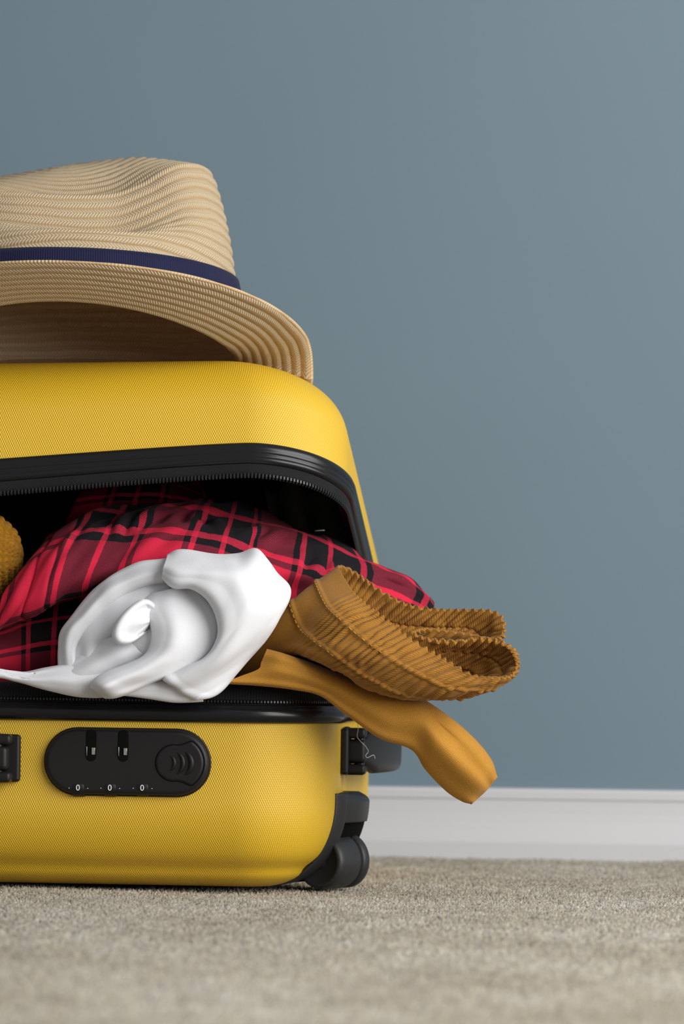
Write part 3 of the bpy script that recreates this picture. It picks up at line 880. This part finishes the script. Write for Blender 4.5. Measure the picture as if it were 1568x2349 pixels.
uvl = o.data.uv_layers[0].data; want = P(125, 1430, 0.05); best = min(o.data.loops, key=lambda l: (o.data.vertices[l.vertex_index].co - Vector(want)).length)
du0, dv0 = (0.23 * 0.06 - q for q in uvl[best.index].uv)
for d in uvl: d.uv = (d.uv[0] + du0, d.uv[1] + dv0)
Q = [
 [(150, 1215, .15), (165, 1170, .16), (185, 1130, .17), (200, 1095, .20)],
 [(230, 1215, .14), (240, 1160, .15), (255, 1115, .165), (260, 1070, .20)],
 [(320, 1205, .14), (330, 1155, .15), (340, 1110, .16), (350, 1060, .20)],
 [(420, 1200, .14), (420, 1160, .155), (425, 1125, .17), (430, 1090, .20)],
 [(520, 1205, .15), (505, 1180, .165), (495, 1160, .18), (490, 1140, .21)],
]
o = cloth('shirt_sleeve', Q, 60, 50, 0.002, 40, 40, 31, M_plaid, None, 0.0012, uv0=(0.034, 0.034)); under(o, shirt)

# --- mustard knit jumper at the left edge
def knit():
    root = empty('knit_jumper', P(-60, 1380, 0.03))
    tag(root, 'mustard chunky knit jumper at the left side of the suitcase opening', 'jumper')
    n, m = 420, 170
    c = P(-70, 1278, 0.055)
    ph = np.linspace(0, TAU, m, endpoint=False)
    G = np.zeros((n, m, 3)); LEFT, RGT = -0.23, 0.031
    xs = np.concatenate([LEFT + 0.05 * (1 - np.cos(np.linspace(0, math.pi / 2, 80))), np.linspace(LEFT + 0.05, -0.002, 250), RGT * np.sin(np.linspace(0, math.pi / 2 * 0.998, 90))])
    for i, x in enumerate(xs):
        r = math.sqrt(max(1 - (x / RGT) ** 2, 0)) ** 1.15 if x > 0 else (math.sqrt(max(1 - ((LEFT + 0.05 - x) / 0.05) ** 2, 0)) if x < LEFT + 0.05 else 1.0)
        r = max(r, 0.01); w = min(1.0, max(0.0, -x / 0.09))
        ry = (0.030 + 0.016 * w) * r; rz = (0.0285 - 0.002 * w) * r
        G[i, :, 0] = c[0] + x
        G[i, :, 1] = c[1] + 0.018 * w + ry * np.sign(np.cos(ph)) * np.abs(np.cos(ph)) ** 0.85
        G[i, :, 2] = c[2] - 0.004 * w + rz * np.sign(np.sin(ph)) * np.abs(np.sin(ph)) ** 0.9
    N = normals(G, False, True)
    if (N[n // 2, :, 2] * np.sin(ph)).mean() < 0: N = -N
    lx = (xs - LEFT)[:, None]; a = ph[None]
    G = G + N * (0.0065 * vnoise(lx * 26 + np.cos(a) * 0.8, np.sin(a) * 1.6 + lx * 8, 5) * np.clip(-xs / 0.03, 0, 1)[:, None] + 0.0018 * vnoise(lx * 70, np.sin(a) * 3 + np.cos(a), 6))[..., None]
    N = normals(G, False, True)
    if (N[n // 2, :, 2] * np.sin(ph)).mean() < 0: N = -N
    # stocking stitch: columns of small V shapes
    L = np.concatenate([[0], np.cumsum(np.hypot(np.diff(xs), np.diff(np.linalg.norm(G - G.mean(1, keepdims=True), axis=2).mean(1))))])[:, None]
    row = L / 0.0052; colm = a / TAU * 36
    f = colm - np.floor(colm); vv = np.abs(f - 0.5)
    h = np.clip(1 - (np.abs(((row + 1.1 * vv) % 1) - 0.5) * 2) ** 2, 0, 1) * np.clip(np.sin(np.pi * f), 0, 1) ** 0.5 * (0.65 + 0.7 * vv)
    G = G + N * (0.0030 * h * np.clip((RGT - xs) / 0.004, 0, 1)[:, None])[..., None]
    o = grid_obj('jumper_body', G, M_knit, None, cv=True); under(o, root)
knit()

# --- white jersey
white = empty('white_top', P(330, 1600, -0.012))
tag(white, 'white rib jersey top bunched up over the front edge of the suitcase', 'top')
b = Bag()
lobe = [
 ((374, 1322), (376, 1300), (384, 1278), -.020, -.024, -.006),
 ((398, 1344), (408, 1308), (415, 1268), -.026, -.031, -.004),
 ((438, 1347), (468, 1310), (480, 1273), -.030, -.034, -.002),
 ((472, 1369), (530, 1318), (545, 1270), -.034, -.037, -.002),
 ((492, 1400), (560, 1340), (592, 1262), -.036, -.040, -.004),
 ((500, 1432), (575, 1375), (629, 1312), -.037, -.042, -.014),
 ((497, 1460), (575, 1410), (664, 1354), -.036, -.042, -.024),
 ((482, 1490), (552, 1455), (636, 1422), -.034, -.040, -.026),
 ((459, 1513), (518, 1505), (588, 1488), -.031, -.036, -.018),
 ((430, 1530), (480, 1545), (536, 1547), -.028, -.032, -.018),
 ((402, 1548), (445, 1575), (492, 1590), -.026, -.029, -.020),
 ((379, 1554), (418, 1586), (462, 1602), -.025, -.027, -.021),
 ((382, 1553), (418, 1583), (459, 1598), -.016, -.016, -.013),
]
cloth(b, band(lobe, 0.013, 0.012, 0.007), 150, 110, 0.0013, 34, 26, 41)
arch = [
 ((425, 1345), (415, 1312), (405, 1282), -.014, -.016, -.002),
 ((385, 1335), (378, 1310), (372, 1284), -.013, -.016, -.002),
 ((335, 1340), (330, 1318), (315, 1294), -.012, -.016, -.002),
 ((285, 1362), (275, 1340), (258, 1322), -.010, -.015, -.002),
 ((245, 1395), (228, 1372), (208, 1364), -.009, -.014, -.001),
 ((212, 1432), (190, 1415), (170, 1408), -.009, -.014, -.001),
 ((185, 1462), (160, 1448), (142, 1448), -.010, -.014, -.001),
 ((172, 1490), (152, 1490), (137, 1490), -.010, -.013, -.002),
 ((172, 1530), (155, 1532), (138, 1534), -.010, -.012, -.003),
]
cloth(b, band(arch, 0.010, 0.008, 0.004), 110, 70, 0.0010, 40, 22, 42)
arch2 = [
 ((400, 1400), (395, 1370), (385, 1312), -.010, -.014, -.004),
 ((330, 1410), (330, 1380), (325, 1326), -.010, -.015, -.004),
 ((285, 1432), (280, 1405), (266, 1352), -.010, -.015, -.004),
 ((250, 1465), (238, 1440), (222, 1386), -.010, -.015, -.004),
 ((225, 1500), (205, 1475), (182, 1428), -.010, -.015, -.004),
 ((215, 1535), (195, 1515), (160, 1482), -.010, -.014, -.004),
 ((215, 1560), (190, 1545), (157, 1530), -.010, -.014, -.004),
]
cloth(b, band(arch2, 0.010, 0.008, 0.004), 90, 60, 0.0010, 40, 22, 43)
twist = [
 ((345, 1362), (395, 1350), (450, 1345), -.012, -.020, -.014),
 ((322, 1392), (395, 1390), (500, 1405), -.018, -.029, -.020),
 ((346, 1425), (408, 1432), (505, 1445), -.024, -.034, -.022),
 ((353, 1462), (405, 1472), (492, 1486), -.026, -.036, -.022),
 ((338, 1498), (380, 1508), (442, 1525), -.026, -.036, -.024),
 ((295, 1522), (328, 1540), (372, 1558), -.027, -.038, -.026),
 ((246, 1544), (274, 1562), (310, 1582), -.028, -.039, -.027),
 ((217, 1562), (240, 1578), (266, 1595), -.028, -.039, -.027),
 ((209, 1578), (224, 1587), (240, 1598), -.024, -.029, -.023),
]
cloth(b, band(twist, 0.014, 0.018, 0.006), 120, 80, 0.0010, 40, 22, 44)
# the mouth of the rolled end: a hollow with a rounded rim beside the twist
rim = [(328, 1379, -.030), (305, 1392, -.033), (282, 1414, -.036), (266, 1440, -.037), (263, 1460, -.036), (274, 1473, -.034), (295, 1473, -.032), (319, 1460, -.026), (340, 1444, -.019), (358, 1422, -.017), (358, 1400, -.020), (345, 1383, -.027)]
cx, cy = 346, 1424
ring_ = lambda k, dd: [(cx + (x - cx) * k, cy + (y - cy) * k, d + dd) for x, y, d in rim]
bowl = [ring_(0.80, .018), ring_(0.98, .010), ring_(1.03, .004), ring_(1.02, .0005), ring_(0.97, -.0012), ring_(0.90, -.0014), ring_(0.80, .0002), ring_(0.64, .0022), ring_(0.44, .0034), ring_(0.24, .0050), ring_(0.06, .0085)]
cloth(b, bowl, 60, 90, 0.0003, 25, 25, 49, cv=True)
fold = [
 ((345, 1510), (315, 1490), (285, 1465), -.012, -.020, -.012),
 ((300, 1528), (270, 1500), (248, 1468), -.012, -.021, -.012),
 ((255, 1545), (230, 1518), (205, 1492), -.012, -.020, -.010),
 ((215, 1562), (190, 1540), (165, 1520), -.012, -.018, -.008),
 ((190, 1575), (160, 1552), (135, 1532), -.012, -.015, -.006),
]
cloth(b, band(fold, 0.008, 0.018, 0.004), 70, 50, 0.0010, 40, 22, 45)
tail = [
 ((300, 1590), (285, 1560), (270, 1530), -.014, -.018, -.012),
 ((235, 1596), (220, 1560), (205, 1532), -.014, -.020, -.012),
 ((190, 1592), (170, 1560), (150, 1530), -.014, -.019, -.010),
 ((140, 1586), (120, 1558), (105, 1536), -.013, -.018, -.009),
 ((90, 1577), (70, 1558), (60, 1543), -.012, -.016, -.009),
 ((40, 1563), (25, 1552), (18, 1540), -.011, -.014, -.008),
 ((0, 1552), (-10, 1544), (-15, 1534), -.010, -.012, -.007),
 ((-60, 1550), (-65, 1540), (-70, 1530), -.008, -.010, -.006),
]
cloth(b, band(tail, 0.006, 0.012, 0.003), 110, 50, 0.0010, 30, 50, 46)
hem = [
 ((255, 1593), (260, 1580), (270, 1560), -.018, -.020, -.012),
 ((300, 1597), (310, 1578), (320, 1555), -.018, -.021, -.012),
 ((350, 1603), (360, 1575), (365, 1550), -.019, -.022, -.012),
 ((400, 1609), (405, 1580), (405, 1545), -.019, -.022, -.012),
 ((440, 1609), (440, 1580), (440, 1545), -.019, -.022, -.012),
 ((466, 1607), (462, 1580), (460, 1545), -.018, -.020, -.012),
]
cloth(b, band(hem, 0.006, 0.012, 0.003), 70, 40, 0.0006, 30, 30, 47)
core = [
 [(170, 1480, .012), (170, 1500, .004), (175, 1530, .000), (180, 1560, .004)],
 [(230, 1405, .008), (240, 1450, .002), (250, 1500, -.009), (260, 1580, -.002)],
 [(330, 1335, .010), (340, 1390, -.010), (350, 1470, -.0215), (360, 1595, -.006)],
 [(430, 1300, .012), (440, 1370, -.008), (450, 1470, -.016), (450, 1595, -.008)],
 [(560, 1295, .012), (560, 1360, -.004), (540, 1450, -.010), (500, 1560, -.006)],
 [(630, 1335, .008), (630, 1370, .004), (600, 1430, .000), (550, 1500, .004)],
]
cloth(b, core, 60, 50, 0.0, seed=48)
wb = b.obj('white_top_body', M_white, None); under(wb, white)
s = wb.modifiers.new('thickness', 'SOLIDIFY'); s.thickness = 0.0018; s.offset = 0.0
# --- brown trousers with a gathered waistband
trousers = empty('brown_trousers', P(760, 1560, 0.02))
tag(trousers, 'brown cotton trousers, gathered elastic waistband spilling over the right rim', 'trousers')
E = [  # the waist edge all round (px, py, depth), then three stations towards the legs
 ((777, 1303, .016), (725, 1339, .006), (668, 1384, .000), (612, 1448, .004), (545, 1545, .024)),
 ((806, 1354, -.004), (748, 1390, -.016), (690, 1440, -.010), (640, 1485, .000), (585, 1550, .024)),
 ((842, 1388, -.018), (778, 1424, -.030), (722, 1470, -.025), (682, 1492, -.012), (640, 1505, .022)),
 ((884, 1423, -.030), (818, 1458, -.040), (765, 1500, -.038), (724, 1518, -.020), (695, 1505, .012)),
 ((945, 1470, -.040), (878, 1502, -.048), (820, 1540, -.042), (778, 1543, -.028), (755, 1510, .008)),
 ((1000, 1505, -.046), (930, 1534, -.052), (872, 1566, -.044), (832, 1573, -.030), (805, 1530, .010)),
 ((1042, 1528, -.050), (975, 1556, -.054), (915, 1585, -.044), (872, 1586, -.032), (848, 1545, .014)),
 ((1082, 1549, -.052), (1022, 1575, -.054), (962, 1598, -.042), (908, 1594, -.030), (880, 1556, .018)),
 ((1130, 1555, -.050), (1080, 1580, -.048), (1018, 1600, -.034), (950, 1596, -.012), (900, 1585, .016)),
 ((1168, 1549, -.042), (1128, 1573, -.036), (1065, 1592, -.020), (985, 1588, .000), (930, 1575, .022)),
 ((1184, 1527, -.030), (1150, 1550, -.018), (1090, 1570, -.002), (1005, 1570, .014), (940, 1560, .030)),
 ((1176, 1494, -.016), (1140, 1520, -.002), (1080, 1545, .010), (1000, 1550, .022), (930, 1545, .034)),
 ((1148, 1474, -.008), (1105, 1505, .004), (1050, 1530, .014), (970, 1535, .024), (910, 1530, .034)),
 ((1094, 1464, -.006), (1045, 1497, .004), (990, 1520, .012), (930, 1525, .020), (880, 1520, .030)),
 ((1040, 1468, -.008), (985, 1498, .000), (930, 1515, .008), (880, 1520, .016), (840, 1515, .026)),
 ((985, 1466, -.010), (925, 1492, -.002), (875, 1505, .006), (830, 1510, .014), (800, 1505, .024)),
 ((948, 1452, -.006), (890, 1480, .002), (845, 1495, .008), (805, 1500, .016), (780, 1500, .026)),
 ((985, 1446, .006), (920, 1475, .010), (870, 1490, .016), (830, 1495, .022), (800, 1495, .030)),
 ((1070, 1452, .014), (1010, 1478, .018), (950, 1490, .022), (890, 1495, .028), (840, 1495, .034)),
 ((1140, 1468, .018), (1085, 1490, .026), (1020, 1500, .032), (940, 1505, .036), (870, 1500, .040)),
 ((1158, 1448, .024), (1100, 1475, .034), (1035, 1490, .040), (950, 1495, .044), (880, 1490, .046)),
 ((1152, 1416, .032), (1095, 1455, .042), (1030, 1475, .048), (950, 1485, .050), (880, 1480, .052)),
 ((1126, 1401, .038), (1070, 1442, .046), (1010, 1465, .052), (935, 1475, .056), (870, 1475, .056)),
 ((1070, 1399, .044), (1015, 1440, .050), (960, 1465, .056), (900, 1475, .060), (840, 1475, .060)),
 ((1000, 1398, .048), (945, 1436, .054), (895, 1460, .060), (845, 1470, .062), (800, 1470, .062)),
 ((938, 1388, .048), (885, 1425, .054), (840, 1450, .060), (800, 1460, .062), (760, 1465, .062)),
 ((880, 1358, .044), (835, 1400, .050), (795, 1430, .056), (755, 1450, .058), (720, 1460, .058)),
 ((826, 1322, .036), (785, 1370, .042), (745, 1405, .046), (705, 1435, .048), (660, 1465, .048)),
 ((793, 1303, .026), (745, 1345, .030), (700, 1385, .030), (655, 1430, .026), (600, 1490, .026)),
]
E = [tuple((p[0], p[1], p[2] - 0.014 * max(0.0, min(1.0, (p[2] - 0.030) / 0.03))) for p in e) for e in E]
NU, NV = 980, 120
G = surf(PA([[p for p in e] for e in E]), NU, NV, cu=True)
du, dv = arclen(G)
N = normals(G, True, False)
s = np.linspace(0, len(E), NU, endpoint=False)[:, None]
t = np.linspace(0, 4, NV)[None]
arc = du[:, :1]
g = np.clip((s - 0.9) / 1.8, 0, 1) * np.clip((len(E) - 0.2 - s) / 1.0, 0, 1)          # gathered everywhere but at the left end
ph = arc * TAU / 0.0047 + 3.4 * vnoise(arc * 75, t * 0.6 + 0 * arc, 51) + 0.5 * vnoise(arc * 200, t * 1.2, 52)
ph2 = arc * TAU / 0.0085 + 5.0 * vnoise(arc * 45, t * 1.1, 55) + t * 1.2
rowamp = 0.45 + 0.55 * np.abs(np.sin(math.pi * np.clip(t, 0, 2)))                       # pinched flat along each stitch line
pick = np.clip(0.85 + 0.7 * vnoise(arc * 110, t * 1.0, 56), 0.15, 1.4)
edge = np.exp(-(t / 0.22) ** 2)
amp = g * 0.00165 * (edge * (0.7 + 0.4 * vnoise(arc * 90, 0 * t, 57)) + (1 - edge) * 0.80 * pick * rowamp * np.where(t < 2.0, 1.0, np.clip(1.0 - (t - 2.0) * 0.7, 0, 1)))
wr = amp * (np.sin(ph) + 0.25 * np.sin(2.13 * ph + 3 * vnoise(arc * 80, t, 58))) + g * (1 - edge) * 0.0013 * np.clip(1.25 - 0.33 * t, 0, 1) * (np.abs(np.sin(ph2 * 0.5)) - 0.6) + (0.0014 * vnoise(arc * 45 + t * 1.0, t * 1.6, 53) + 0.0003 * vnoise(arc * 120, t * 3, 54)) * (0.35 + 0.65 * g)
wr -= 0.0012 * np.exp(-((t - 0.98) / 0.07) ** 2) + 0.0012 * np.exp(-((t - 1.98) / 0.07) ** 2)
G = G + N * wr[..., None]
# the edge itself wobbles along the axis with the gathers
ax = G[:, 6:7] - G[:, 0:1]; ax /= np.linalg.norm(ax, axis=2, keepdims=True) + 1e-9
G = G + ax * (g * 0.0008 * np.sin(ph * 1.0 + 1.2) * np.exp(-t / 0.25))[..., None]
uvT = np.stack([np.broadcast_to(arc, du.shape), dv], -1)
nw = int(NV * 2.0 / 4) + 1
wb_ = grid_obj('waistband', G[:, :nw], M_trouser, None, cu=True, uv=uvT[:, :nw], thick=0.0016, offset=0.0); under(wb_, trousers)
lg = grid_obj('trouser_body', G[:, nw - 1:], M_trouser, None, cu=True, uv=uvT[:, nw - 1:], thick=0.0012, offset=0.0); under(lg, trousers)
for tt in (1, 2):
    j = int(round(tt / 4 * (NV - 1)))
    i1 = int(NU * 4.2 / len(E)) if tt == 1 else int(NU * 3.2 / len(E))
    pts = G[0:i1, j].copy()
    for _ in range(3): pts[1:-1] = (pts[:-2] + pts[1:-1] * 2 + pts[2:]) / 4
    sg = 1.0 if N[40, j, 1] < 0 else -1.0
    stitches('waist_stitching', pts + sg * N[0:i1, j] * 0.0009, M_thread, None, trousers, 0.0026, 0.0010, 0.00038)

# --- ochre length of fabric drooping over the corner
ochre = empty('ochre_garment', P(700, 1590, -0.005))
tag(ochre, 'smooth ochre garment drooping over the right corner of the suitcase, end hanging free', 'garment')
st = [
 ((612, 1489), (592, 1535), (512, 1567), -.010, -.014, -.012),
 ((650, 1498), (635, 1540), (600, 1573), -.014, -.020, -.014),
 ((705, 1517), (690, 1553), (672, 1580), -.008, -.019, -.014),
 ((765, 1542), (752, 1575), (735, 1594), -.003, -.019, -.014),
 ((838, 1572), (818, 1610), (792, 1637), -.002, -.020, -.014),
 ((908, 1592), (888, 1650), (868, 1692), -.001, -.019, -.012),
 ((968, 1604), (958, 1662), (942, 1720), .000, -.018, -.010),
 ((1028, 1645), (1005, 1705), (974, 1766), -.010, -.020, -.008),
 ((1086, 1696), (1060, 1755), (1022, 1815), -.008, -.018, -.006),
 ((1126, 1744), (1098, 1792), (1058, 1838), -.006, -.014, -.004),
 ((1139, 1778), (1112, 1812), (1077, 1844), -.003, -.006, -.001),
]
rows = []
for Up, Mm, Lo, dU, dM, dL in st:
    Up, Mm, Lo = (np.array(q, float) for q in (Up, Mm, Lo)); L = lambda a, c, f: a + (c - a) * f
    q = [(*Up, dU), (*L(Up, Mm, .25), L(dU, dM, .6) - .002), (*L(Up, Mm, .65), dM), (*Mm, dM - .001), (*L(Mm, Lo, .5), L(dM, dL, .3)), (*L(Mm, Lo, .88), dL - .003), (*Lo, dL + .002),
         (*L(Lo, Mm, .35), dL + .010), (*Mm, dL + .013), (*L(Mm, Up, .55), dU + .012), (*L(Mm, Up, .93), dU + .007)]
    rows.append(q)
# close the free end
last = rows[-1]; c = np.mean([(p[0], p[1]) for p in last], axis=0)
rows.append([(*(c + (np.array(p[:2]) - c) * 0.92 + np.array([3, 3])), 0.0 + (p[2] - 0.0) * 0.5) for p in last])
rows.append([(*(c + (np.array(p[:2]) - c) * 0.3), 0.0) for p in last])
G = surf(PA(rows), 170, 90, cv=True)
du, dv = arclen(G); N = normals(G, False, True)
Nn = N if N[60, 20, 1] < 0 else -N
uu = np.linspace(0, 12, 170)[:, None]; vv = np.linspace(0, 11, 90, endpoint=False)[None]
w = -0.0036 * np.exp(-((uu - 7.0) / 0.9) ** 2 - ((vv - 1.3 - 0.25 * (uu - 7)) / 0.8) ** 2) + 0.0022 * np.exp(-((uu - 8.0) / 1.2) ** 2 - ((vv - 3.2) / 0.7) ** 2)
w = w + 0.0007 * vnoise(du * 25, dv * 40, 61)
G = G + Nn * w[..., None]
uv = np.stack([du.mean(1, keepdims=True) + 0 * du, dv], -1)
o = grid_obj('ochre_garment_body', G, M_ochre, None, cv=True, uv=uv); under(o, ochre)

# --- a loose pale thread caught on the end handle
pts = cr(np.array([P(818, 1652, 0.02), P(821, 1672, 0.022), P(819, 1690, 0.03), P(828, 1702, 0.035), P(838, 1712, 0.04), P(844, 1724, 0.042), P(838, 1733, 0.04), P(843, 1738, 0.042), P(856, 1732, 0.045), P(860, 1740, 0.046)]), 60)
th_ = Bag(); th_.grid(tube_grid(pts, np.full(60, 0.00016), 6, up=(0.2, 1, 0.1)), cv=True)
tag(th_.obj('loose_thread', M_digit, None), 'fine pale loose thread caught on the black handle at the suitcase end', 'thread')
